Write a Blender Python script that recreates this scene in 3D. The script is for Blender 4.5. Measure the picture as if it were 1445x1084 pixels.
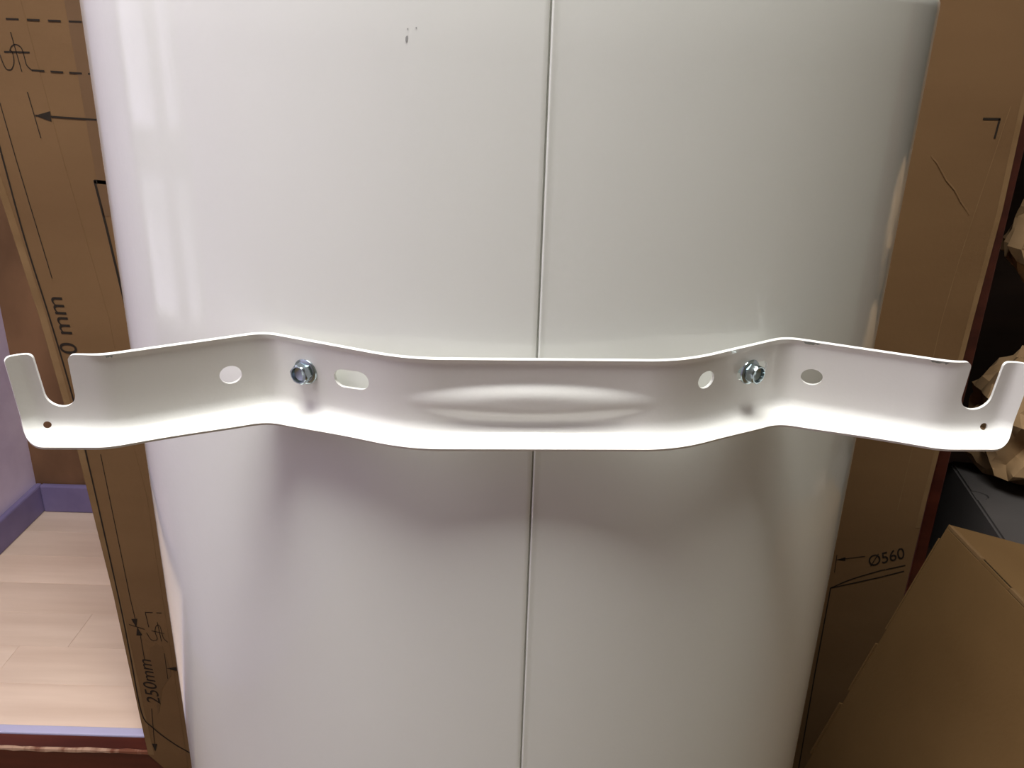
import bpy, bmesh, math, random
import numpy as np
from mathutils import Vector, Matrix, noise
from mathutils.geometry import delaunay_2d_cdt

for o in list(bpy.data.objects):
    bpy.data.objects.remove(o)
SC = bpy.context.scene
COL = SC.collection
PI = math.pi
rnd = random.Random(7)

# ------------------------------------------------------------------ camera
cam_d = bpy.data.cameras.new('camera')
cam_d.sensor_fit = 'HORIZONTAL'
cam_d.sensor_width = 36.0
cam_d.lens = 36.0 * 1215.0 / 1445.0
cam_d.clip_start = 0.01
cam = bpy.data.objects.new('camera', cam_d)
COL.objects.link(cam)
cx = Vector((0.99958192, 0.01077255, 0.02683177))
cy = Vector((-0.02891353, 0.37242258, 0.92761276))
cz = Vector((0.0, -0.92800074, 0.37257835))
cam.matrix_world = Matrix(((cx.x, cy.x, cz.x, 0), (cx.y, cy.y, cz.y, 0), (cx.z, cy.z, cz.z, 1.0), (0, 0, 0, 1)))
SC.camera = cam

# ------------------------------------------------------------------ world, lights, exposure
W = bpy.data.worlds.new('world')
SC.world = W
W.use_nodes = True
W.node_tree.nodes['Background'].inputs[0].default_value = (0.75, 0.85, 1.0, 1)
W.node_tree.nodes['Background'].inputs[1].default_value = 0.5

def area(name, loc, direction, sx, sy, power, color):
    d = bpy.data.lights.new(name, 'AREA')
    d.shape = 'RECTANGLE'; d.size = sx; d.size_y = sy
    d.energy = power; d.color = color
    o = bpy.data.objects.new(name, d)
    o.location = loc
    o.rotation_euler = Vector(direction).to_track_quat('-Z', 'Y').to_euler()
    COL.objects.link(o)
    return o

SKYLIGHT = area('skylight_daylight', (-0.20, 0.08, 2.43), (0, 0, -1), 0.95, 0.58, 55.0, (0.985, 1.0, 0.945))
SIDELIGHT = area('window_daylight', (-1.03, 0.62, 1.20), (1, 0, 0), 0.36, 1.2, 0.95, (0.95, 1.0, 0.97))

SC.view_settings.view_transform = 'Standard'
SC.view_settings.look = 'None'
SC.view_settings.gamma = 1.0
SC.view_settings.use_curve_mapping = False
SC.view_settings.exposure = 0.0
try:
    SC.cycles.max_bounces = 10
    SC.cycles.diffuse_bounces = 6
    SC.cycles.glossy_bounces = 5
    SC.cycles.use_denoising = True
except Exception:
    pass

# ------------------------------------------------------------------ materials
def mat(name, color, rough=0.6, spec=0.5, metallic=0.0, coat=0.0):
    m = bpy.data.materials.new(name)
    m.use_nodes = True
    b = m.node_tree.nodes['Principled BSDF']
    b.inputs['Base Color'].default_value = (*color, 1)
    b.inputs['Roughness'].default_value = rough
    b.inputs['Specular IOR Level'].default_value = spec
    b.inputs['Metallic'].default_value = metallic
    b.inputs['Coat Weight'].default_value = coat
    b.inputs['Coat Roughness'].default_value = 0.05
    return m

def mottle(m, c1, c2, scale=(5, 5, 5), detail=4.0, bump=0.0, bump_scale=60.0, lo=0.35, hi=0.65, random_shift=0.0):
    """colour varies between c1 and c2 with object-space noise; optional fine relief"""
    nt = m.node_tree; N = nt.nodes; L = nt.links
    b = N['Principled BSDF']
    tc = N.new('ShaderNodeTexCoord')
    mp = N.new('ShaderNodeMapping'); mp.inputs['Scale'].default_value = scale
    L.new(tc.outputs['Object'], mp.inputs['Vector'])
    nz = N.new('ShaderNodeTexNoise'); nz.inputs['Scale'].default_value = 1.0
    nz.inputs['Detail'].default_value = detail
    src = mp.outputs['Vector']
    if random_shift:
        oi = N.new('ShaderNodeObjectInfo')
        mul = N.new('ShaderNodeMath'); mul.operation = 'MULTIPLY'; mul.inputs[1].default_value = 37.0
        L.new(oi.outputs['Random'], mul.inputs[0])
        add = N.new('ShaderNodeVectorMath'); add.operation = 'ADD'
        L.new(src, add.inputs[0]); L.new(mul.outputs[0], add.inputs[1])
        src = add.outputs[0]
    L.new(src, nz.inputs['Vector'])
    cr = N.new('ShaderNodeValToRGB')
    cr.color_ramp.elements[0].position = lo; cr.color_ramp.elements[0].color = (*c1, 1)
    cr.color_ramp.elements[1].position = hi; cr.color_ramp.elements[1].color = (*c2, 1)
    L.new(nz.outputs['Fac'], cr.inputs['Fac'])
    out = cr.outputs['Color']
    if random_shift:
        hs = N.new('ShaderNodeHueSaturation')
        mr = N.new('ShaderNodeMapRange')
        mr.inputs['To Min'].default_value = 1 - random_shift; mr.inputs['To Max'].default_value = 1 + random_shift
        L.new(oi.outputs['Random'], mr.inputs['Value'])
        L.new(mr.outputs[0], hs.inputs['Value']); L.new(out, hs.inputs['Color'])
        out = hs.outputs['Color']
    L.new(out, b.inputs['Base Color'])
    if bump:
        n2 = N.new('ShaderNodeTexNoise'); n2.inputs['Scale'].default_value = bump_scale
        n2.inputs['Detail'].default_value = 3.0
        L.new(tc.outputs['Object'], n2.inputs['Vector'])
        bp = N.new('ShaderNodeBump'); bp.inputs['Strength'].default_value = bump
        bp.inputs['Distance'].default_value = 0.002
        L.new(n2.outputs['Fac'], bp.inputs['Height'])
        L.new(bp.outputs['Normal'], b.inputs['Normal'])
    return m

M = {}
M['enamel'] = mottle(mat('white_enamel', (0.78, 0.765, 0.74), 0.10, 0.5), (0.768, 0.770, 0.735), (0.793, 0.795, 0.76), (3, 3, 3), 2, 0.02, 260)
M['bracket'] = mottle(mat('white_powder_coat', (0.80, 0.79, 0.76), 0.22, 0.5), (0.79, 0.775, 0.745), (0.82, 0.805, 0.78), (12, 12, 12), 2, 0.04, 500)
M['zinc'] = mat('zinc_plated_steel', (0.42, 0.50, 0.53), 0.22, 0.5, 1.0)
M['zinc_dark'] = mat('dark_zinc', (0.30, 0.34, 0.36), 0.3, 0.5, 1.0)  # darker zinc for the paint chips on the bracket lip
M['kraft'] = mottle(mat('kraft_board', (0.3, 0.19, 0.1), 0.75, 0.3), (0.130, 0.068, 0.027), (0.155, 0.084, 0.035), (2.5, 2.5, 9), 6, 0.08, 150)
M['kraft_light'] = mottle(mat('kraft_board_edge', (0.3, 0.19, 0.1), 0.8, 0.2), (0.155, 0.088, 0.038), (0.20, 0.118, 0.055), (6, 6, 20), 4, 0.1, 200)
M['kraft_box'] = mottle(mat('kraft_box_board', (0.3, 0.18, 0.08), 0.75, 0.3), (0.145, 0.078, 0.028), (0.175, 0.097, 0.037), (5, 5, 5), 6, 0.1, 160)
M['tape'] = mottle(mat('paper_tape', (0.24, 0.15, 0.08), 0.5, 0.4), (0.105, 0.055, 0.022), (0.12, 0.063, 0.026), (3, 3, 12), 3)
M['ink'] = mat('black_print', (0.018, 0.012, 0.008), 0.7, 0.2)
M['paper'] = mottle(mat('kraft_paper', (0.4, 0.26, 0.15), 0.7, 0.3), (0.33, 0.20, 0.098), (0.42, 0.265, 0.14), (14, 14, 14), 4, 0.15, 90)
M['grey_board'] = mottle(mat('grey_board', (0.16, 0.15, 0.15), 0.6, 0.4), (0.068, 0.060, 0.058), (0.086, 0.077, 0.076), (6, 6, 6), 4, 0.05, 200)
M['dark_gap'] = mat('dark_slot', (0.01, 0.007, 0.004), 0.9, 0.1)
M['red_wood'] = mottle(mat('dark_red_wood', (0.08, 0.015, 0.008), 0.35, 0.5), (0.06, 0.011, 0.006), (0.11, 0.022, 0.011), (3, 30, 30), 5, 0.06, 80)
M['worn_wood'] = mottle(mat('worn_bare_wood', (0.4, 0.24, 0.16), 0.7, 0.3), (0.20, 0.07, 0.04), (0.50, 0.31, 0.22), (40, 10, 10), 5, 0.2, 200, 0.42, 0.55)
M['dark_wood'] = mottle(mat('cabinet_inside', (0.03, 0.015, 0.01), 0.5, 0.4), (0.02, 0.010, 0.007), (0.035, 0.017, 0.011), (4, 4, 30), 4)
M['lavender_paint'] = mottle(mat('lavender_paint', (0.55, 0.52, 0.75), 0.45, 0.5), (0.52, 0.49, 0.72), (0.57, 0.54, 0.77), (6, 6, 6), 3)
M['lavender_wall'] = mottle(mat('lavender_plaster', (0.4, 0.33, 0.45), 0.85, 0.3), (0.60, 0.50, 0.72), (0.78, 0.68, 0.90), (6, 6, 6), 5, 0.25, 40)
M['violet_base'] = mottle(mat('violet_baseboard', (0.16, 0.13, 0.35), 0.5, 0.4), (0.185, 0.15, 0.31), (0.235, 0.195, 0.38), (12, 12, 12), 5, 0.1, 60)
M['brown_wall'] = mottle(mat('brown_wallcovering', (0.1, 0.05, 0.03), 0.6, 0.3), (0.13, 0.066, 0.034), (0.24, 0.125, 0.065), (7, 7, 4), 6, 0.15, 60)
M['wall'] = mottle(mat('pale_plaster', (0.6, 0.57, 0.53), 0.9, 0.3), (0.27, 0.255, 0.20), (0.31, 0.29, 0.235), (2, 2, 2), 3)
M['ceiling'] = mottle(mat('ceiling_white', (0.75, 0.74, 0.72), 0.9, 0.3), (0.72, 0.71, 0.69), (0.76, 0.75, 0.73), (2, 2, 2), 3)
M['frame'] = mottle(mat('window_frame_white', (0.7, 0.7, 0.68), 0.4, 0.5), (0.68, 0.68, 0.66), (0.72, 0.72, 0.70), (5, 5, 5), 2)
M['plank'] = mottle(mat('pale_laminate', (0.6, 0.46, 0.38), 0.35, 0.4), (0.76, 0.565, 0.45), (0.89, 0.69, 0.565), (3.0, 28, 10), 6, 0.03, 60, 0.3, 0.7, 0.07)
M['subfloor'] = mottle(mat('plank_joint', (0.30, 0.2, 0.15), 0.8, 0.2), (0.26, 0.17, 0.13), (0.32, 0.22, 0.17), (5, 5, 5), 3)
M['near_floor'] = mottle(mat('dark_floorboard', (0.2, 0.12, 0.08), 0.4, 0.4), (0.17, 0.115, 0.06), (0.23, 0.16, 0.09), (3, 20, 3), 5)
M['scuff'] = mat('grey_scuff', (0.34, 0.34, 0.33), 0.6, 0.3)
M['steel_dark'] = mat('galvanised_sheet', (0.45, 0.46, 0.47), 0.4, 0.5, 0.8)

# ------------------------------------------------------------------ helpers
def link(name, me, m=None, parent=None):
    o = bpy.data.objects.new(name, me)
    COL.objects.link(o)
    if m is not None and me is not None:
        me.materials.append(M[m] if isinstance(m, str) else m)
    if parent is not None:
        o.parent = parent
        o.matrix_parent_inverse = Matrix.Identity(4)
    return o

def bm_obj(name, bm, m=None, parent=None, smooth=False, loc=None):
    bmesh.ops.recalc_face_normals(bm, faces=bm.faces[:])
    me = bpy.data.meshes.new(name)
    bm.to_mesh(me); bm.free()
    if smooth:
        me.shade_smooth()
    o = link(name, me, m, parent)
    if loc is not None:
        o.location = loc
    return o

def empty(name, loc, label, cat, group=None):
    o = bpy.data.objects.new(name, None)
    o.empty_display_size = 0.05
    o.location = loc
    COL.objects.link(o)
    o['label'] = label; o['category'] = cat
    if group:
        o['group'] = group
    return o

def struct(o):
    o['kind'] = 'structure'
    return o

def add_box(bm, lo, hi, bev=0.0):
    r = bmesh.ops.create_cube(bm, size=1.0)
    vs = r['verts']
    lo = Vector(lo); hi = Vector(hi)
    c = (lo + hi) / 2; s = hi - lo
    for v in vs:
        v.co = Vector((v.co.x * s.x + c.x, v.co.y * s.y + c.y, v.co.z * s.z + c.z))
    if bev:
        es = list({e for v in vs for e in v.link_edges})
        bmesh.ops.bevel(bm, geom=es, offset=bev, segments=2, profile=0.5, affect='EDGES')
    return vs

def box_obj(name, lo, hi, m, parent=None, bev=0.0, origin=None):
    bm = bmesh.new()
    o = Vector(origin) if origin is not None else Vector((0, 0, 0))
    add_box(bm, Vector(lo) - o, Vector(hi) - o, bev)
    ob = bm_obj(name, bm, m, parent)
    return ob

# ------------------------------------------------------------------ room shell
FZ = -0.12                 # lower floor where the heater stands; the laminate platform behind is z = 0
XL, XR, YB, YF, ZC = -1.04, 1.60, 1.664, -2.2, 2.45
STEP = 0.990
f0 = struct(box_obj('floor', (XL - .1, STEP, FZ - .05), (XR + .1, YB + .1, -0.013), 'subfloor'))
f1 = struct(box_obj('floor.001', (XL - .1, YF - .1, FZ - .05), (XR + .1, STEP, FZ), 'near_floor'))
# laminate planks of the platform, every one a piece of the floor
rows = [1.024 + 0.0915 * k for k in range(7)]
k = 0
for i, y0 in enumerate(rows):
    y1 = min(rows[i + 1] if i + 1 < len(rows) else YB, YB)
    x = XL - [0.12, 0.42, 0.22, 0.55, 0.08, 0.33, 0.2][i]
    if i == 2:
        x = -0.7566 - 0.62
    while x < XR:
        ln = 0.62
        x0 = max(x, XL); x1 = min(x + ln, XR)
        if x1 - x0 > 0.02:
            bm = bmesh.new()
            add_box(bm, (x0 + .0002, y0 + .0002, -0.013), (x1 - .0002, y1 - .0002, 0.0), 0.0005)
            c = Vector(((x0 + x1) / 2, (y0 + y1) / 2, 0))
            for v in bm.verts:
                v.co -= c
            bm_obj('plank', bm, 'plank', f0, loc=c)
        x += ln
struct(box_obj('wall_left', (XL - .1, YF - .1, FZ - .05), (XL, YB + .1, ZC), 'lavender_wall'))
struct(box_obj('wall_back', (XL, YB, FZ - .05), (XR, YB + .1, ZC), 'brown_wall'))
struct(box_obj('wall_right', (XR, YF - .1, FZ - .05), (XR + .1, YB + .1, ZC), 'wall'))
struct(box_obj('wall_front', (XL, YF - .1, FZ - .05), (XR, YF, ZC), 'wall'))
struct(box_obj('ceiling', (XL - .1, YF - .1, ZC), (XR + .1, YB + .1, ZC + .1), 'ceiling'))

def baseboard(name, lo, hi):
    return struct(box_obj(name, lo, hi, 'violet_base', bev=0.004))
baseboard('baseboard_left', (XL, STEP + .035, 0.0), (XL + .014, YB, 0.066))
baseboard('baseboard_back', (XL + .014, YB - .014, 0.0), (XR, YB, 0.066))
# step edge: lavender strip, dark red board with its worn front arris
struct(box_obj('trim_1', (XL, 1.0075, -0.02), (XR, 1.0235, 0.003), 'lavender_paint', bev=0.002))
tr = struct(box_obj('trim_2', (XL, STEP - .012, FZ), (XR, 1.0070, 0.001), 'red_wood', bev=0.002))
bm = bmesh.new()
xs = [XL + .002 + i * 0.012 for i in range(60)]
prev = None
for x in xs:
    w = 0.0035 + 0.0035 * abs(noise.noise(Vector((x * 30, 0.3, 0)))) + 0.002 * abs(noise.noise(Vector((x * 110, 2.3, 0))))
    h = 0.002 + 0.005 * abs(noise.noise(Vector((x * 45, 5.3, 0))))
    a = bm.verts.new((x, STEP - .0125, 0.0015)); b = bm.verts.new((x, STEP - .0125 + w, 0.0015)); c = bm.verts.new((x, STEP - .0125, 0.0005 - h))
    if prev:
        bm.faces.new((prev[0], a, b, prev[1])); bm.faces.new((prev[2], c, a, prev[0]))
    prev = (a, b, c)
wo = bm_obj('worn_edge', bm, 'worn_wood', tr)
wo['label'] = 'bare worn arris of the red board'

# window in the left wall and the roof window: frames round the daylight
bm = bmesh.new()
x0, x1 = XL, XL + .045
Y0, Y1, Z0, Z1 = 0.44, 0.80, 0.60, 1.80
t = 0.03
add_box(bm, (x0, Y0 - t, Z0 - t), (x1, Y0, Z1 + t), .004); add_box(bm, (x0, Y1, Z0 - t), (x1, Y1 + t, Z1 + t), .004)
add_box(bm, (x0, Y0, Z0 - t), (x1, Y1, Z0), .004); add_box(bm, (x0, Y0, Z1), (x1, Y1, Z1 + t), .004)
w1 = struct(bm_obj('window_1', bm, 'frame'))
box_obj('mullion', (x0 + .012, 0.525, Z0), (x1, 0.60, Z1), 'frame', w1, .004)
box_obj('glazing_bar', (x0 + .012, Y0, 0.805), (x1, 0.525, 0.875), 'frame', w1, .004)
box_obj('glazing_bar', (x0 + .012, 0.60, 0.805), (x1, Y1, 0.875), 'frame', w1, .004)
bm = bmesh.new()
sx0, sx1, sy0, sy1 = -0.675, 0.275, -0.21, 0.37
t = 0.06
add_box(bm, (sx0 - t, sy0 - t, ZC - .05), (sx0, sy1 + t, ZC), .004); add_box(bm, (sx1, sy0 - t, ZC - .05), (sx1 + t, sy1 + t, ZC), .004)
add_box(bm, (sx0, sy0 - t, ZC - .05), (sx1, sy0, ZC), .004); add_box(bm, (sx0, sy1, ZC - .05), (sx1, sy1 + t, ZC), .004)
w2 = struct(bm_obj('window_2', bm, 'frame'))

# ------------------------------------------------------------------ water heater
HX, HY, HR, HTOP = -0.00867, 0.67283, 0.280, 1.0300
heater = empty('water_heater', (HX, HY, FZ), 'big glossy white cylindrical water heater standing upright in front of the flattened carton', 'water heater')
HZ = lambda z: z - FZ
SEAM = math.radians(4.2)

def cyl_pt(ang, r, z):           # angle from the camera-facing side, positive to the right; local to the heater
    return Vector((r * math.sin(ang), -r * math.cos(ang), z))

# jacket: one wrapped sheet, its two ends meeting in a narrow joint
bm = bmesh.new()
offs = [(-0.0030, 0.0), (-0.0008, 0.0), (-0.0005, -0.0003), (-0.0004, -0.0030), (0.0004, -0.0030), (0.0005, -0.0001), (0.0008, 0.0002), (0.0014, 0.0003), (0.0020, 0.0001), (0.0045, 0.0)]
angs = [(SEAM + o / HR, d) for o, d in offs]
n = 220
a0, a1 = angs[-1][0], angs[0][0] + 2 * PI
angs += [(a0 + (a1 - a0) * (i + 1) / (n + 1), 0.0) for i in range(n)]
prof = [(HR - .010, 0.02), (HR - .002, 0.022), (HR, 0.028)]
zz = np.linspace(0.04, HZ(HTOP) - 0.008, 40)
prof += [(HR, float(z)) for z in zz]
rr = 0.006
for i in range(6):
    th = (i + 1) / 6 * PI / 2
    prof.append((HR - rr + rr * math.cos(th), HZ(HTOP) - rr + rr * math.sin(th)))
prof.append((HR - .016, HZ(HTOP)))
rings = []
for (r, z) in prof:
    rings.append([bm.verts.new(cyl_pt(a, r + d, z)) for a, d in angs])
for i in range(len(rings) - 1):
    A, B = rings[i], rings[i + 1]
    m_ = len(A)
    for j in range(m_):
        bm.faces.new((A[j], A[(j + 1) % m_], B[(j + 1) % m_], B[j]))
jacket = bm_obj('jacket', bm, 'enamel', heater, smooth=True)
jacket.data.set_sharp_from_angle(angle=math.radians(50))

def disc_part(name, r, z0, z1, m, dome):
    bm = bmesh.new()
    rings = []
    for rr_, z in [(r, z0), (r, z1 - .0), (r * .9, z1 + dome * .3), (r * .6, z1 + dome * .8), (r * .3, z1 + dome)]:
        rings.append([bm.verts.new(cyl_pt(2 * PI * i / 64, rr_, z)) for i in range(64)])
    for A, B in zip(rings, rings[1:]):
        for j in range(64):
            bm.faces.new((A[j], A[(j + 1) % 64], B[(j + 1) % 64], B[j]))
    bm.faces.new(rings[-1]); bm.faces.new(rings[0][::-1])
    return bm_obj(name, bm, m, heater, smooth=True)
disc_part('top_cap', HR - .017, HZ(HTOP) - .012, HZ(HTOP) - .004, 'enamel', 0.004)
disc_part('base_cap', HR - .011, 0.0, 0.021, 'steel_dark', 0.004)

# small scuffs on the enamel
def scuff(ang_x, z, w, h, m='scuff', seed=0):
    bm = bmesh.new()
    r_ = random.Random(seed)
    c = []
    for i in range(10):
        th = 2 * PI * i / 10
        k_ = 0.6 + 0.5 * r_.random()
        c.append(bm.verts.new(cyl_pt(ang_x + math.cos(th) * w * k_ / HR, HR + .0001, HZ(z) + math.sin(th) * h * k_)))
    bm.faces.new(c)
    s = bm_obj('scuff', bm, m, heater)
    return s
def ang_at(x_world):
    return math.asin((x_world - HX) / HR)
scuff(ang_at(-0.0492), 0.9985, .0007, .0016, seed=1)
scuff(ang_at(-0.0487), 1.0025, .0003, .0004, seed=2)
scuff(ang_at(-0.0450), 1.0030, .0004, .0004, seed=3)
scuff(ang_at(0.1750), 0.9905, .0005, .0008, 'frame', seed=4)

# ------------------------------------------------------------------ hanging bracket (pressed sheet, bolted to the jacket)
BC = Vector((0.0175, 0.3852)); BA = math.radians(3.45)
BE = Vector((math.cos(BA), math.sin(BA))); BN = Vector((math.sin(BA), -math.cos(BA)))
def bracket_world(a, f, z):
    return Vector((BC.x + a * BE.x + f * BN.x, BC.y + a * BE.y + f * BN.y, z))

TH = 0.0015
NODES = [(-0.30, -0.0042, 0), (-0.2090, -0.0042, .006), (-0.1415, -0.0400, .008), (-0.0680, -0.0033, .017), (0.0645, -0.0033, .017), (0.1265, -0.0400, .008), (0.1985, -0.0042, .006), (0.30, -0.0042, 0)]
def web(a):
    """forward position of the web: straight runs joined by parabolic bends"""
    for i in range(1, len(NODES) - 1):
        x, y, w = NODES[i]
        if abs(a - x) < w:
            xl, yl, _ = NODES[i - 1]; xr, yr, _ = NODES[i + 1]
            s0 = (y - yl) / (x - xl); s1 = (yr - y) / (xr - x)
            u = a - (x - w)
            return y - s0 * w + s0 * u + (s1 - s0) * u * u / (4 * w)
    for i in range(len(NODES) - 1):
        if NODES[i][0] <= a <= NODES[i + 1][0]:
            k_ = (a - NODES[i][0]) / (NODES[i + 1][0] - NODES[i][0])
            return NODES[i][1] * (1 - k_) + NODES[i + 1][1] * k_
    return -0.004
def tilt(z):
    return (z - 0.8365) * 0.135 + 0.0010        # hangs a touch forward at the top
ZT, ZB = 0.8592, 0.8142
RB, PB, SB = 0.0080, math.radians(68), 0.0088   # bottom lip: bend radius, angle, straight run
RS, PS, SS = 0.0070, math.radians(38), 0.0055   # side lips
RU, PU, SU = 0.0010, math.radians(20), 0.0029   # narrow top lip
def bend(rho, r, ph):
    if rho < r * ph:
        return r * math.sin(rho / r), r * (1 - math.cos(rho / r))
    q = rho - r * ph
    return r * math.sin(ph) + q * math.cos(ph), r * (1 - math.cos(ph)) + q * math.sin(ph)
LB0 = RB * PB + SB
LS = RS * PS + SS
LU = RU * PU + SU
OB, OS, OU = bend(LB0, RB, PB)[0], bend(LS, RS, PS)[0], bend(LU, RU, PU)[0]
A1L, A1R = -0.2500 + OS, 0.2368 - OS
Z1, Z2 = ZB + OB, ZT - OU
def sstep(a, b, x):
    t_ = min(1, max(0, (x - a) / (b - a)))
    return t_ * t_ * (3 - 2 * t_)
def lip_len(a):
    ex = 0.0030 * (math.exp(-((a + .1415) / .035) ** 2) + math.exp(-((a - .1265) / .035) ** 2))
    return LB0 + ex
TOPT = Z2 + LU
RC = 0.0028
EC, EZ, EA, EB = -0.0070, 0.8352, 0.0640, 0.0105
def bracket_map(p, t_, lift=0.0):
    a, z, f = p, t_, 0.0
    sg = -1 if p < 0 else 1
    hx = (A1L if sg < 0 else A1R) - sg * RC           # centre line of the rounded corner
    A = max(0.0, sg * (p - hx)); B = max(0.0, Z1 + RC - t_)
    if A > 0 and B > 0:
        D = math.hypot(A, B); ca, sb = A / D, B / D
        rho = D - RC
        if rho > 0:
            off, fw = bend(rho, RB * sb * sb + RS * ca * ca, PB * sb * sb + PS * ca * ca)
            a = hx + sg * (RC + off) * ca; z = Z1 + RC - (RC + off) * sb; f += fw
    elif A > RC:
        off, fw = bend(A - RC, RS, PS); a = hx + sg * (RC + off); f += fw
    elif B > RC:
        off, fw = bend(B - RC, RB, PB); z = Z1 - off; f += fw
    if t_ > Z2:
        u = t_ - Z2
        k_ = sstep(-0.2175, -0.2040, p) * (1 - sstep(0.1940, 0.2075, p))
        off, fw = bend(u, RU, PU)
        z = Z2 + (1 - k_) * OU * u / LU + k_ * off
        f += k_ * fw
    # pressed lens-shaped stiffening rib: a smooth low swelling
    q = ((p - EC) / EA) ** 2 + ((t_ - EZ) / EB) ** 2
    if q < 1:
        w_ = 1 - q
        f += 0.0030 * w_ * w_ * (3 - 2 * w_)
    return bracket_world(a, web(a) + f + tilt(z) + lift, z)

def arc(cx_, cy_, r, d0, d1, n_):
    return [(cx_ + r * math.cos(math.radians(d0 + (d1 - d0) * i / n_)), cy_ + r * math.sin(math.radians(d0 + (d1 - d0) * i / n_))) for i in range(n_ + 1)]
def densify(pts, step, closed=False):
    out = []
    m_ = len(pts)
    for i in range(m_ if closed else m_ - 1):
        p, q = pts[i], pts[(i + 1) % m_]
        d = math.hypot(q[0] - p[0], q[1] - p[1])
        k_ = max(1, int(d / step))
        for j in range(k_):
            out.append((p[0] + (q[0] - p[0]) * j / k_, p[1] + (q[1] - p[1]) * j / k_))
    if not closed:
        out.append(pts[-1])
    return out
LBL, LBR = lip_len(A1L), lip_len(A1R)
outline = []
nb = 200
b0, b1 = A1L + RC, A1R - RC
outline += [(b0 + (b1 - b0) * i / nb, Z1 - lip_len(b0 + (b1 - b0) * i / nb)) for i in range(nb + 1)]
rad = lambda th, lb: RC + LS * math.cos(th) ** 2 + lb * math.sin(th) ** 2
outline += [(b1 + rad(th, LBR) * math.cos(th), Z1 + RC - rad(th, LBR) * math.sin(th)) for th in np.linspace(PI / 2, 0, 16)[1:]]
# right tine, notch
rt = TOPT
outline += [(A1R + LS, rt - .003)] + arc(A1R + LS - .003, rt - .003, .003, 0, 90, 6)
outline += arc(0.2240 + .0025, rt - .0025, .0025, 90, 180, 6)
NR = (0.2160, 0.8400, 0.0078)
outline += [(NR[0] + NR[2] * math.cos(math.radians(d)), NR[1] + NR[2] * math.sin(math.radians(d))) for d in np.linspace(0, -180, 22)]
outline += arc(0.2078 - .0035, rt - .0035, .0035, 0, 90, 6)
# top edge to the left notch
outline += arc(-0.2237 + .0035, rt - .0035, .0035, 90, 180, 6)
NL = (-0.2315, 0.8385, 0.0071)
outline += [(NL[0] + NL[2] * math.cos(math.radians(d)), NL[1] + NL[2] * math.sin(math.radians(d))) for d in np.linspace(0, -180, 22)]
outline += arc(-0.2392 - .0025, rt - .0025, .0025, 0, 90, 6)
outline += arc(A1L - LS + .003, rt - .003, .003, 90, 180, 6)
outline += [(b0 - rad(th, LBL) * math.cos(th), Z1 + RC - rad(th, LBL) * math.sin(th)) for th in np.linspace(0, PI / 2, 16)[:-1]]
outline = densify(outline, 0.0016, True)
def ell(cx_, cy_, rx, ry, n_=28):
    return [(cx_ + rx * math.cos(2 * PI * i / n_), cy_ + ry * math.sin(2 * PI * i / n_)) for i in range(n_)][::-1]
def slot(x0_, x1_, cy_, r, tilt=0.0):
    pts = arc(x1_ - r, cy_ + tilt, r, -90, 90, 10) + arc(x0_ + r, cy_ - tilt, r, 90, 270, 10)
    return densify(pts, .0012, True)[::-1]
holes = [ell(-0.1588, 0.8382, .0049, .0050), slot(-0.1049, -0.0867, 0.8417, .0050, 0.0003), ell(0.0794, 0.8450, .0046, .0049),
         slot(0.0985, 0.1180, 0.8435, .0043), ell(0.1425, 0.8388, .0049, .0046), ell(-0.2405, 0.8212, .0021, .0020, 16), ell(0.2247, 0.8222, .0020, .0022, 16)]
bpts = [outline] + holes
allb = np.array([p for h in bpts for p in h])
gx = np.arange(A1L - LS + .001, A1R + LS, 0.0016)
gy = np.arange(Z1 - 0.024, TOPT, 0.0012)
def inside(pts, P):
    x, y = P[:, 0], P[:, 1]
    c = np.zeros(len(P), bool)
    q = np.array(pts); q2 = np.roll(q, -1, 0)
    for (ax_, ay_), (bx_, by_) in zip(q, q2):
        cond = ((ay_ > y) != (by_ > y))
        with np.errstate(divide='ignore', invalid='ignore'):
            xi = (bx_ - ax_) * (y - ay_) / (by_ - ay_) + ax_
        c ^= cond & (x < xi)
    return c
G = np.array([(x, y) for i, x in enumerate(gx) for y in gy + (0.0007 if i % 2 else 0)])
ok = inside(outline, G)
for h in holes:
    ok &= ~inside(h, G)
G = G[ok]
near = np.ones(len(G), bool)
for s in range(0, len(G), 2000):
    d = ((G[s:s + 2000, None, :] - allb[None, :, :]) ** 2).sum(-1).min(1)
    near[s:s + 2000] = d > 0.0008 ** 2
G = G[near]
verts = [Vector((float(x), float(y))) for h in bpts for x, y in h]
edges = []
base = 0
for h in bpts:
    m_ = len(h)
    edges += [(base + i, base + (i + 1) % m_) for i in range(m_)]
    base += m_
verts += [Vector((float(x), float(y))) for x, y in G]
S = 100.0
vo, eo, fo, *_ = delaunay_2d_cdt([v * S for v in verts], edges, [], 0, 1e-6)
hv = [np.array(h) for h in holes]
vo2 = np.array([(v.x / S, v.y / S) for v in vo])
cent = np.array([vo2[list(f)].mean(0) for f in fo])
keep = inside(outline, cent)
for h in holes:
    keep &= ~inside(h, cent)
bm = bmesh.new()
bv = [bm.verts.new(bracket_map(x, y)) for x, y in vo2]
for f, kf in zip(fo, keep):
    if kf:
        try:
            bm.faces.new([bv[i] for i in f])
        except ValueError:
            pass
for v in [v for v in bm.verts if not v.link_faces]:
    bm.verts.remove(v)
for v in bm.verts:
    v.co -= Vector((HX, HY, FZ))
bmesh.ops.recalc_face_normals(bm, faces=bm.faces[:])
me = bpy.data.meshes.new('mounting_bracket')
bm.to_mesh(me); bm.free()
me.shade_smooth()
bracket = link('mounting_bracket', me, 'bracket', heater)
bracket['label'] = 'white pressed steel hanging bracket with open hooks at both ends'
sm = bracket.modifiers.new('thickness', 'SOLIDIFY'); sm.thickness = TH; sm.offset = 0.0; sm.use_even_offset = True
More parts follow.
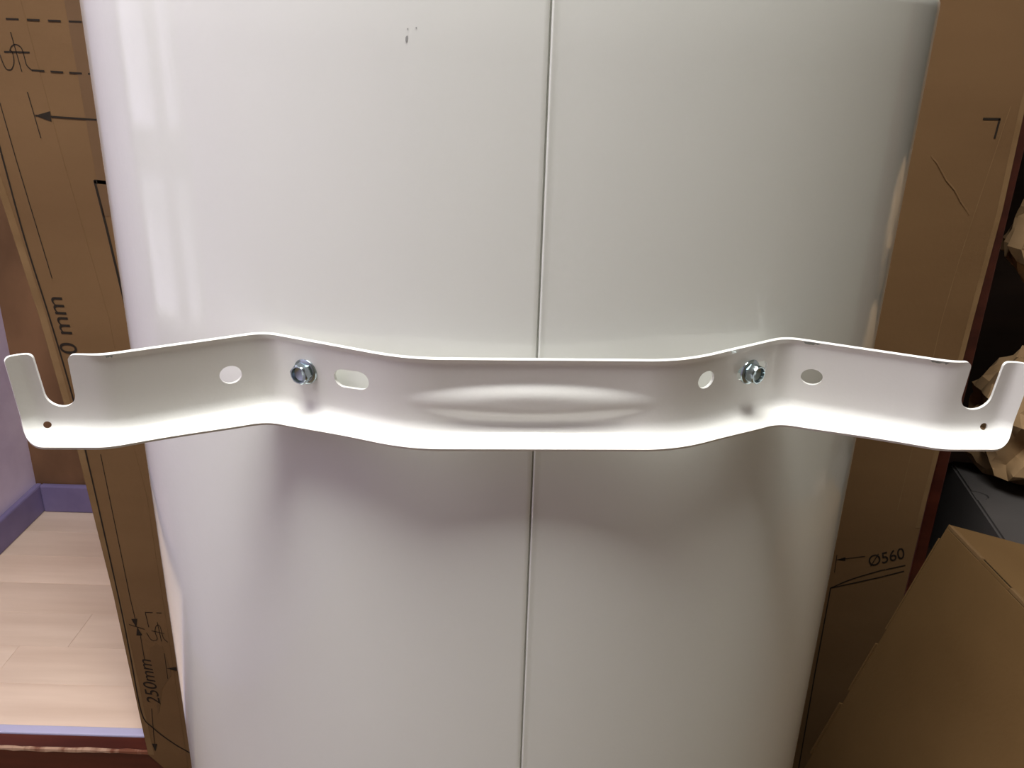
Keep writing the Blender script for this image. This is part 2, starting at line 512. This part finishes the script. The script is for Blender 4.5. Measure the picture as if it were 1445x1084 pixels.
bvm = bracket.modifiers.new('round', 'BEVEL'); bvm.width = 0.0004; bvm.segments = 2; bvm.limit_method = 'ANGLE'; bvm.angle_limit = math.radians(55); bvm.harden_normals = True

# chipped paint on the top lip
def chip(a, ln, seed):
    r_ = random.Random(seed)
    bm = bmesh.new()
    up, dn = [], []
    o_ = Vector((BN.x * .0009, BN.y * .0009, -.0006)) - Vector((HX, HY, FZ))
    for i in range(9):
        aa = a + ln * (i / 8 - .5)
        h = 0.0011 * (0.3 + r_.random()) * (1 if 0 < i < 8 else .2)
        up.append(bm.verts.new(bracket_map(aa, TOPT - .0003) + o_))
        dn.append(bm.verts.new(bracket_map(aa, TOPT - .0003 - h) + o_))
    for i in range(8):
        bm.faces.new((up[i], up[i + 1], dn[i + 1], dn[i]))
    return bm_obj('paint_chip', bm, 'zinc_dark', bracket)
chip(0.1925, 0.0075, 3); chip(0.1385, 0.007, 5); chip(-0.2050, 0.003, 8)

# flange bolts
def bolt(a, z, spin, label):
    s = (web(a + .001) - web(a - .001)) / .002
    nrm = (BN - BE * s).normalized()
    N3 = Vector((nrm.x, nrm.y, 0))
    f = web(a) + tilt(z)
    P = bracket_world(a, f, z) + N3 * (TH / 2)
    U = Vector((0, 0, 1)).cross(N3).normalized(); V = Vector((0, 0, 1))
    bm = bmesh.new()
    def ring(r, h, n_=36, hexa=False):
        out = []
        for i in range(n_):
            th = 2 * PI * i / n_
            rr_ = r
            if hexa:
                k_ = ((th + spin) % (PI / 3)) - PI / 6
                rr_ = r / math.cos(k_)
            out.append(bm.verts.new(P + N3 * h + U * (rr_ * math.cos(th)) + V * (rr_ * math.sin(th)) - Vector((HX, HY, FZ))))
        return out
    ap = 0.0047
    seq = [ring(.0028, -0.006), ring(.0028, 0.0), ring(.0066, 0.0), ring(.0068, .0005), ring(.0065, .0011), ring(.0056, .0016)]
    seq += [ring(ap, .0017, hexa=True), ring(ap, .0060, hexa=True), ring(ap * .95, .0066, hexa=False), ring(ap * .84, .0066), ring(ap * .74, .0048), ring(ap * .30, .0040)]
    for A, B in zip(seq, seq[1:]):
        for j in range(36):
            bm.faces.new((A[j], A[(j + 1) % 36], B[(j + 1) % 36], B[j]))
    bm.faces.new(seq[-1]); bm.faces.new(seq[0][::-1])
    o = bm_obj('hex_bolt', bm, 'zinc', bracket, smooth=True)
    o.data.set_sharp_from_angle(angle=math.radians(28))
    o['label'] = label
    return o
bolt(-0.1200, 0.8412, 0.2, 'zinc flange bolt left of the long slot')
bolt(0.1063, 0.8434, 0.45, 'zinc flange bolt sitting in the right slot')

# ------------------------------------------------------------------ flattened carton standing behind the heater
CY = 0.975
carton = empty('printed_carton', (0.0, CY, FZ), 'tall flattened brown cardboard carton with printed dimension drawings, upright behind the heater', 'cardboard box')
O = Vector((0.0, CY, FZ))
def panel(name, pts, y0, y1, m='kraft', parent=carton):
    """upright board with outline pts in (x, z), from depth y0 (front) to y1"""
    bm = bmesh.new()
    F = [bm.verts.new(Vector((x, y0, z)) - O) for x, z in pts]
    Bk = [bm.verts.new(Vector((x, y1, z)) - O) for x, z in pts]
    bm.faces.new(F); bm.faces.new(Bk[::-1])
    for i in range(len(F)):
        bm.faces.new((F[i], F[(i + 1) % len(F)], Bk[(i + 1) % len(F)], Bk[i]))
    return bm_obj(name, bm, m, parent)
LE = [(-0.5991, 0.9007), (-0.584, 0.819), (-0.5648, 0.6747), (-0.5479, 0.4965), (-0.5342, 0.2819), (-0.5238, -0.0006), (-0.5001, -0.0302)]
LF = [(-0.5229, 1.0232), (-0.5056, 0.8618), (-0.4817, 0.6772), (-0.4754, 0.5068), (-0.4683, 0.4388), (-0.4680, 0.3297), (-0.4672, 0.2135)]
RE = [(0.5436, 1.0107), (0.543, 0.9397), (0.5449, 0.8348), (0.5413, 0.7108), (0.5402, 0.6556), (0.5377, 0.5305), (0.5365, 0.4677), (0.5364, 0.4236)]
RF = [(0.5273, 0.9466), (0.5140, 0.8257), (0.5090, 0.7752), (0.5045, 0.707), (0.5035, 0.5294), (0.502, 0.4489)]
TOPZ = 1.12
lp = [(-0.63, TOPZ)] + LE + [(-0.4985, FZ), (-0.4672, FZ)] + LF[::-1] + [(-0.533, TOPZ)]
panel('left_flap', lp, CY, CY + .005)
cp = [(-0.533, TOPZ)] + LF + [(-0.4672, FZ), (0.497, FZ)] + RF[::-1] + [(0.534, TOPZ)]
panel('centre_panel', cp, CY + .0003, CY + .0053)
rp = [(0.534, TOPZ)] + RF + [(0.497, FZ), (0.532, FZ)] + RE[::-1] + [(0.545, TOPZ)]
panel('right_flap', rp, CY + .0003, CY + .0053)
# pale crushed strip along the left and right outer edges
def strip(name, pts, w, y, m, parent=carton):
    bm = bmesh.new()
    pr = None
    for i, (x, z) in enumerate(pts):
        a = bm.verts.new(Vector((x, y, z)) - O); b = bm.verts.new(Vector((x + w, y, z)) - O)
        if pr:
            bm.faces.new((pr[0], a, b, pr[1]))
        pr = (a, b)
    return bm_obj(name, bm, m, parent)
strip('edge_strip', [(x + .0005, z) for x, z in LE[:6]], 0.0085, CY - .0003, 'kraft_light')
strip('edge_strip', [(x - .0065, z) for x, z in RE], 0.006, CY - .0002, 'kraft_light')
strip('fold_line', [(x - .001, z) for x, z in RF], 0.0010, CY - .0001, 'kraft_light')
# torn paper tape on the fold
tp = [(-0.4784, 1.06), (-0.4740, 0.9189), (-0.4700, 0.80), (-0.43, 0.80), (-0.43, 1.06)]
panel('paper_tape', tp, CY - .0001, CY + .0002, 'tape')
tp = [(-0.5010, 0.1620), (-0.4950, 0.1950), (-0.4870, 0.2020), (-0.4780, 0.1990), (-0.4705, 0.1500), (-0.4880, 0.1230), (-0.4960, 0.0850), (-0.4990, 0.0780)]
panel('torn_tape', tp, CY - .0003, CY, 'tape')

# printed line drawing: thin flat ribbons of ink on the board
def ribbons(name, lines, y, parent, m='ink'):
    bm = bmesh.new()
    for pts, w in lines:
        P = [Vector((x, z)) for x, z in pts]
        L_, R_ = [], []
        for i, p in enumerate(P):
            d = (P[min(i + 1, len(P) - 1)] - P[max(i - 1, 0)]).normalized()
            nn = Vector((-d.y, d.x)) * w / 2
            L_.append(bm.verts.new(Vector((p.x + nn.x, y, p.y + nn.y)) - O)); R_.append(bm.verts.new(Vector((p.x - nn.x, y, p.y - nn.y)) - O))
        for i in range(len(P) - 1):
            bm.faces.new((L_[i], L_[i + 1], R_[i + 1], R_[i]))
    return bm_obj(name, bm, m, parent)
def dashes(p, q, on, off, w, start=0.0):
    p = Vector(p); q = Vector(q); d = (q - p); L_ = d.length; d.normalize()
    out = []; s = start
    while s < L_:
        a = p + d * max(0, s); b = p + d * min(L_, s + on)
        out.append(([tuple(a), tuple(b)], w)); s += on + off
    return out
def head(tip, d, ln, wd):
    tip = Vector(tip); d = Vector(d).normalized(); nn = Vector((-d.y, d.x))
    b = tip - d * ln
    return [([tuple(tip), tuple(tip - d * ln * .5), tuple(b)], 0.0001)], (tip, b + nn * wd / 2, b - nn * wd / 2)
def spline(pts, n_=8):
    """Catmull-Rom through the points"""
    P = [Vector(p) for p in pts]
    P = [P[0] * 2 - P[1]] + P + [P[-1] * 2 - P[-2]]
    out = []
    for i in range(1, len(P) - 2):
        for k_ in range(n_):
            t_ = k_ / n_
            a, b, c, d = P[i - 1:i + 3]
            out.append(tuple(0.5 * ((2 * b) + (c - a) * t_ + (2 * a - 5 * b + 4 * c - d) * t_ ** 2 + (3 * b - a - 3 * c + d) * t_ ** 3)))
    out.append(tuple(P[-2]))
    return out
thick = [(-0.578, 0.93), (-0.5754, 0.8954), (-0.5725, 0.8598), (-0.5645, 0.7686), (-0.5524, 0.6751), (-0.5420, 0.5776), (-0.5372, 0.4958), (-0.5273, 0.2764), (-0.5249, 0.1749), (-0.5228, 0.0784), (-0.5098, 0.0512), (-0.4832, 0.0227), (-0.4600, 0.0048)]
cap = [(-0.5435, 0.9731), (-0.5411, 0.9774), (-0.5369, 0.9799), (-0.5333, 0.979), (-0.5302, 0.9756), (-0.5289, 0.9665), (-0.5279, 0.9594), (-0.5235, 0.9545)]
cup = [(-0.5548, 0.9693), (-0.5528, 0.9601), (-0.5507, 0.9552), (-0.5478, 0.9542), (-0.5446, 0.9554), (-0.5411, 0.9619), (-0.5408, 0.9711), (-0.5432, 0.9745)]
LW = 0.0010
lines = [(spline(thick, 5), 0.0020)]
lines += [([(-0.5643, 0.9202), (-0.5579, 0.8603), (-0.5412, 0.7249)], LW), ([(-0.5322, 0.932), (-0.5261, 0.884)], LW), ([(-0.5281, 0.9079), (-0.42, 0.9036)], 0.0019)]
lines += [([(-0.5497, 0.9722), (-0.5225, 0.9723)], 0.0018), ([(-0.5391, 0.992), (-0.5344, 0.9528)], LW)]
lines += [(spline(cap, 4), LW), (spline(cup, 4), LW)]
lines += [([(-0.5191, 0.4964), (-0.5117, 0.2769), (-0.5096, 0.2431)], LW), ([(-0.5062, 0.2169), (-0.5058, 0.1756)], LW), ([(-0.5073, 0.0868), (-0.5122, 0.008)], LW), ([(-0.5196, 0.2344), (-0.499, 0.2268)], LW)]
lines += [([(-0.4943, 0.2554), (-0.4926, 0.2306)], LW), ([(-0.4943, 0.2554), (-0.4840, 0.2552)], LW), ([(-0.4790, 0.2551), (-0.4719, 0.255)], LW)]
lines += [(spline([(-0.4969, 0.2209), (-0.4915, 0.209), (-0.4834, 0.2105), (-0.4848, 0.2225), (-0.4820, 0.2330), (-0.4770, 0.2330), (-0.4745, 0.2130), (-0.4690, 0.2060)], 4), 0.001), ([(-0.4895, 0.2247), (-0.4723, 0.2205)], LW), ([(-0.4798, 0.2394), (-0.4779, 0.2071)], 0.001)]
lines += [([(-0.4765, 0.1864), (-0.477, 0.1417)], LW), ([(-0.4757, 0.1605), (-0.43, 0.1540)], LW)]
dsh = dashes((-0.5616, 1.0050), (-0.42, 1.0034), 0.0135, 0.0085, 0.0018, -0.002) + dashes((-0.5235, 0.9545), (-0.42, 0.9510), 0.0135, 0.0065, 0.0018)
y_ink = CY - .0004
pl = ribbons('printed_drawing', lines + dsh, y_ink, carton)
mk = ribbons('printed_corner_mark', [([(-0.43, 0.8350), (-0.4745, 0.8386)], 0.0042), ([(-0.4742, 0.8400), (-0.4686, 0.7877), (-0.4629, 0.7255), (-0.455, 0.64)], 0.0028)], CY - .0004 + .0003, carton)
for tip, d, ln, wd, yy in [((-0.5281, 0.9079), (-1, .03), .017, .011, y_ink - .0001), ((-0.5098, 0.2300), (.08, -1), .014, .0085, y_ink - .0001), ((-0.5086, 0.2305), (-.08, 1), .014, .0085, y_ink - .0001),
                           ((-0.4765, 0.1605), (-1, .05), .014, .007, y_ink - .0001), ((-0.5122, 0.0060), (-.06, -1), .015, .008, y_ink - .0001), ((0.4363, 0.3715), (-1, -.15), .011, .006, CY - .0002)]:
    bm = bmesh.new()
    bm.faces.new([bm.verts.new(Vector((p.x, yy, p.y)) - O) for p in head(tip, d, ln, wd)[1]])
    bm_obj('printed_arrowhead', bm, 'ink', carton)
yr = CY - .0002
rl = [([(0.4351, 0.3792), (0.4364, 0.3516)], LW), ([(0.4363, 0.3715), (0.4726, 0.3783)], LW)]
rl += [(spline([(0.4353, 0.3268), (0.4594, 0.3412), (0.4946, 0.3558), (0.5030, 0.3585)], 5), 0.0016), (spline([(0.4353, 0.3268), (0.4515, 0.3319), (0.4964, 0.3458), (0.5030, 0.3480)], 5), 0.0016)]
rl += [([(0.4353, 0.3275), (0.4368, 0.1847), (0.4403, 0.0097), (0.443, -0.1)], 0.0017)]
ribbons('printed_drawing', rl, yr, carton)
ribbons('printed_corner_mark', [([(0.5000, 0.9330), (0.5190, 0.9332)], 0.0024), ([(0.5181, 0.9335), (0.5172, 0.9128)], 0.0022)], CY - .0002, carton)
ribbons('printed_drawing', [([(0.5035, 0.3586), (0.5280, 0.3660)], 0.0016), ([(0.5035, 0.3482), (0.5280, 0.3570)], 0.0016)], CY - .0002, carton)
# crease across the right part of the board
bm = bmesh.new()
cr_ = [(0.4525, 0.8926), (0.4600, 0.8850), (0.4745, 0.8664), (0.4860, 0.8560), (0.4953, 0.8436), (0.5087, 0.8290)]
up = [bm.verts.new(Vector((x - .0008, CY + .0003, z - .0008)) - O) for x, z in cr_]
md = [bm.verts.new(Vector((x, CY - .0008 + .0008 * (i in (0, 5)), z)) - O) for i, (x, z) in enumerate(cr_)]
dn = [bm.verts.new(Vector((x + .0013, CY + .0003, z + .0013)) - O) for x, z in cr_]
for i in range(5):
    bm.faces.new((up[i], up[i + 1], md[i + 1], md[i])); bm.faces.new((md[i], md[i + 1], dn[i + 1], dn[i]))
bm_obj('crease', bm, 'kraft', carton)

def text(name, body, pos, ang, size, y, shear=0.0, xs=1.0, parent=carton, label=None):
    cu = bpy.data.curves.new(name, 'FONT')
    cu.body = body; cu.size = size; cu.shear = shear; cu.space_character = 0.98
    tmp = bpy.data.objects.new(name, cu)
    COL.objects.link(tmp)
    dg = bpy.context.evaluated_depsgraph_get()
    me = bpy.data.meshes.new_from_object(tmp.evaluated_get(dg))
    bpy.data.objects.remove(tmp)
    ca, sa = math.cos(ang), math.sin(ang)
    for v in me.vertices:
        x, z = v.co.x * xs, v.co.y
        v.co = Vector((pos[0] + x * ca - z * sa, y, pos[1] + x * sa + z * ca)) - O
    o = link(name, me, 'ink', parent)
    return o
a_t = math.atan2(0.1805 - 0.0974, -0.5061 + 0.5003)
text('printed_text', '250mm', (-0.4930, 0.0945), math.radians(93), 0.0270, y_ink - .0001, 0.25)
a_u = math.atan2(0.6931 - 0.6171, -0.5381 + 0.5311)
text('printed_text', '0 mm', (-0.5256, 0.6302), math.radians(96.5), 0.0290, y_ink - .0001, 0.12, 1.12)
text('printed_text', '\u00d8560', (0.4800, 0.3620), math.radians(19), 0.0245, yr - .0001, 0.05, 0.86)

# ------------------------------------------------------------------ dark red cabinet on the platform, right
CXL, CXR, CY0, CY1, CZ = 0.580, 1.20, 1.052, 1.45, 1.90
cab = empty('open_cabinet', ((CXL + CXR) / 2, (CY0 + CY1) / 2, 0), 'dark red open wooden cabinet with a black interior, right of the carton', 'cabinet')
def cbox(name, lo, hi, m):
    return box_obj(name, lo, hi, m, cab, .0015, origin=((CXL + CXR) / 2, (CY0 + CY1) / 2, 0))
cbox('side_panel', (CXL, CY0, 0), (CXL + .0165, CY1, CZ), 'red_wood')
cbox('side_panel', (CXR - .018, CY0, 0), (CXR, CY1, CZ), 'red_wood')
cbox('back_panel', (CXL + .017, CY1 - .008, 0), (CXR - .019, CY1, CZ), 'dark_wood')
cbox('top_panel', (CXL + .017, CY0, CZ - .018), (CXR - .019, CY1 - .009, CZ), 'red_wood')
cbox('shelf', (CXL + .017, CY0, 0.225), (CXR - .019, CY1 - .009, 0.243), 'dark_wood')
cbox('shelf', (CXL + .017, CY0 + .02, 1.10), (CXR - .019, CY1 - .009, 1.118), 'dark_wood')
cbox('plinth', (CXL + .017, CY0 + .02, 0.0), (CXR - .019, CY0 + .036, 0.06), 'red_wood')

# grey tuck-flap box lying on the cabinet shelf
gdir = Vector((0.6569 - 0.6917, 0.9849 - 1.2116, 0)).normalized()      # along its near long edge, toward the viewer
gside = Vector((-gdir.y, gdir.x, 0))
if gside.x < 0:
    gside = -gside
gP = Vector((0.6935, 1.2236, 0.243))                                    # back left corner on the shelf
gb = empty('grey_box', gP, 'grey tuck-flap box with thumb notch on the cabinet shelf under crumpled paper', 'cardboard box')
GH, GL, GW = 0.157, 0.285, 0.21
def gpt(u, v, w):
    return gdir * u + gside * v + Vector((0, 0, w))
def gprism(name, pts, w0, w1, m, parent=gb):
    bm = bmesh.new()
    A = [bm.verts.new(gpt(u, v, w0)) for u, v in pts]; B = [bm.verts.new(gpt(u, v, w1)) for u, v in pts]
    bm.faces.new(A[::-1]); bm.faces.new(B)
    for i in range(len(A)):
        bm.faces.new((A[i], A[(i + 1) % len(A)], B[(i + 1) % len(A)], B[i]))
    return bm_obj(name, bm, m, parent)
gprism('box_body', [(0, 0), (GL, 0), (GL, GW), (0, GW)], 0, GH - .0035, 'grey_board')
lid_pts = [(0.001, .003), (0.098, .003)] + [(0.112 + .014 * math.cos(t_), .003 + .019 * math.sin(t_)) for t_ in np.linspace(PI, 0, 14)] + [(0.126, .003), (GL - .001, .003), (GL - .001, GW), (0.001, GW)]
gprism('lid_flap', lid_pts, GH - .0030, GH, 'grey_board')
notch = [(0.0995, .0025)] + [(0.112 + .0125 * math.cos(t_), .0025 + .0175 * math.sin(t_)) for t_ in np.linspace(PI, 0, 14)]
gprism('thumb_tab', notch, GH - .0034, GH - .0012, 'grey_board')

# crumpled kraft paper
def crumple(name, centre, radii, seed, label, flat_bottom=None, taper=0.0):
    bm = bmesh.new()
    bmesh.ops.create_icosphere(bm, subdivisions=4, radius=1.0)
    r_ = random.Random(seed)
    off = Vector((r_.random() * 50, r_.random() * 50, r_.random() * 50))
    # sheets folded every which way: the lowest of many random planes makes flat facets meeting in sharp creases
    planes = []
    for _ in range(46):
        n_ = Vector((r_.gauss(0, 1), r_.gauss(0, 1), r_.gauss(0, 1))).normalized()
        planes.append((n_, r_.uniform(0.70, 1.0)))
    for v in bm.verts:
        d = v.co.normalized()
        h = sorted(p / max(0.05, d.dot(n_)) for n_, p in planes if d.dot(n_) > 0.05)
        rad = min(1.1, 0.35 * h[0] + 0.65 * h[4])
        ridge = abs(noise.noise(d * 2.2 + off)) * 0.46 + abs(noise.noise(d * 4.4 + off * 1.3)) * 0.10
        v.co = d * (rad * 0.86 + 0.16 - ridge) + Vector((r_.uniform(-1, 1), r_.uniform(-1, 1), r_.uniform(-1, 1))) * 0.004
    bmesh.ops.subdivide_edges(bm, edges=bm.edges[:], cuts=1, use_grid_fill=True)
    for v in bm.verts:
        c = v.co.copy()
        v.co = c * (1 + 0.018 * noise.noise(c * 12 + off))
    for v in bm.verts:
        k_ = 1.0 + taper * min(0.0, v.co.z)
        v.co = Vector((v.co.x * radii[0] * k_, v.co.y * radii[1] * k_, v.co.z * radii[2]))
        if flat_bottom is not None and v.co.z < flat_bottom:
            v.co.z = flat_bottom + (v.co.z - flat_bottom) * 0.03
    mn = min(v.co.z for v in bm.verts)
    for v in bm.verts:
        v.co.z -= mn
    top = max(v.co.z for v in bm.verts)
    o = bm_obj(name, bm, 'paper', None, smooth=True, loc=Vector((centre[0], centre[1], centre[2])))
    o.data.set_sharp_from_angle(angle=math.radians(22))
    o['label'] = label; o['category'] = 'packing paper'; o['group'] = 'crumpled packing paper in the cabinet'
    return centre[2] + top
ztop = crumple('crumpled_paper', (0.810, 1.165, 0.4005), (0.140, 0.125, 0.145), 11, 'crumpled brown kraft paper lying directly on top of the grey box', -0.10)
crumple('crumpled_paper', (0.830, 1.205, ztop - 0.002), (0.135, 0.115, 0.140), 23, 'upper wad of crumpled kraft paper high at the right edge, above the lower wad', -0.09, 0.6)

# ------------------------------------------------------------------ tilted brown shipping box, front right
bA = Vector((0.48798, 0.830, 0.5131))
e1 = Vector((-0.2815, 0.0006, -0.9595)); e2 = Vector((0.0760, -0.9968, -0.0230)); e3 = Vector((0.9565, 0.0794, -0.2806))
L2, L3 = 0.34, 0.25
L1 = (bA.z - FZ + e3.z * L3 + e2.z * L2) / 0.9595 - 0.001
bo = empty('shipping_box', (0.50, 0.66, FZ), 'tilted brown shipping box with a slot along its top fold, right of the heater', 'cardboard box')
bO = Vector((0.50, 0.66, FZ))
def bpt(u, v, w):
    return bA + e1 * u + e2 * v + e3 * w - bO
def bslab(name, lo, hi, m='kraft_box', parent=bo, bev=0.001):
    bm = bmesh.new()
    add_box(bm, lo, hi, bev)
    for v in bm.verts:
        v.co = bpt(*v.co)
    return bm_obj(name, bm, m, parent)
T = 0.004
# top panel with the slot cut out of its fold edge
bslab('top_panel', (-.0003, .0002, .0050), (T, L2, L3), bev=.0005)
for (v0, v1) in ((T + .0005, .062), (.112, L2)):
    pass
bm = bmesh.new()
for lo, hi in (((-.0005, .0, .0), (T, .0620, .0049)), ((-.0005, .112, .0), (T, L2, .0049))):
    add_box(bm, lo, hi, .0008)
for v in bm.verts:
    v.co = bpt(*v.co)
bm_obj('fold_edge', bm, 'kraft_light', bo)
bslab('slot_shade', (.0008, .0622, .0019), (T - .0005, .1118, .0048), 'dark_gap', bev=.0002)  # near-black slab paints the shade inside the open slot
bslab('fold_edge', (.0002, .0622, .0), (T, .1118, .0017), bev=.0004)
bslab('left_panel', (T + .0002, .0, .0), (L1, L2, T), bev=.0005)
bslab('back_panel', (.0, -.0030, .0006), (L1, -.0002, L3), bev=.0005)
bslab('right_panel', (T + .0005, .0, L3 - T), (L1, L2, L3))
bslab('front_panel', (T + .0005, L2 + .0005, .0005), (L1, L2 + T, L3 - .0005))
bslab('bottom_panel', (L1 - T, T + .0005, T + .0005), (L1 - .0005, L2 - .0005, L3 - T - .0005))
for u0, u1, d in ((.020, .150, .0006), (.172, .245, .0026), (.266, .350, .0040)):
    bslab('tuck_tab', (u0, -.0052, .0004 - d * .7), (u1, -.0032, T), 'kraft_box', bo, .0004)
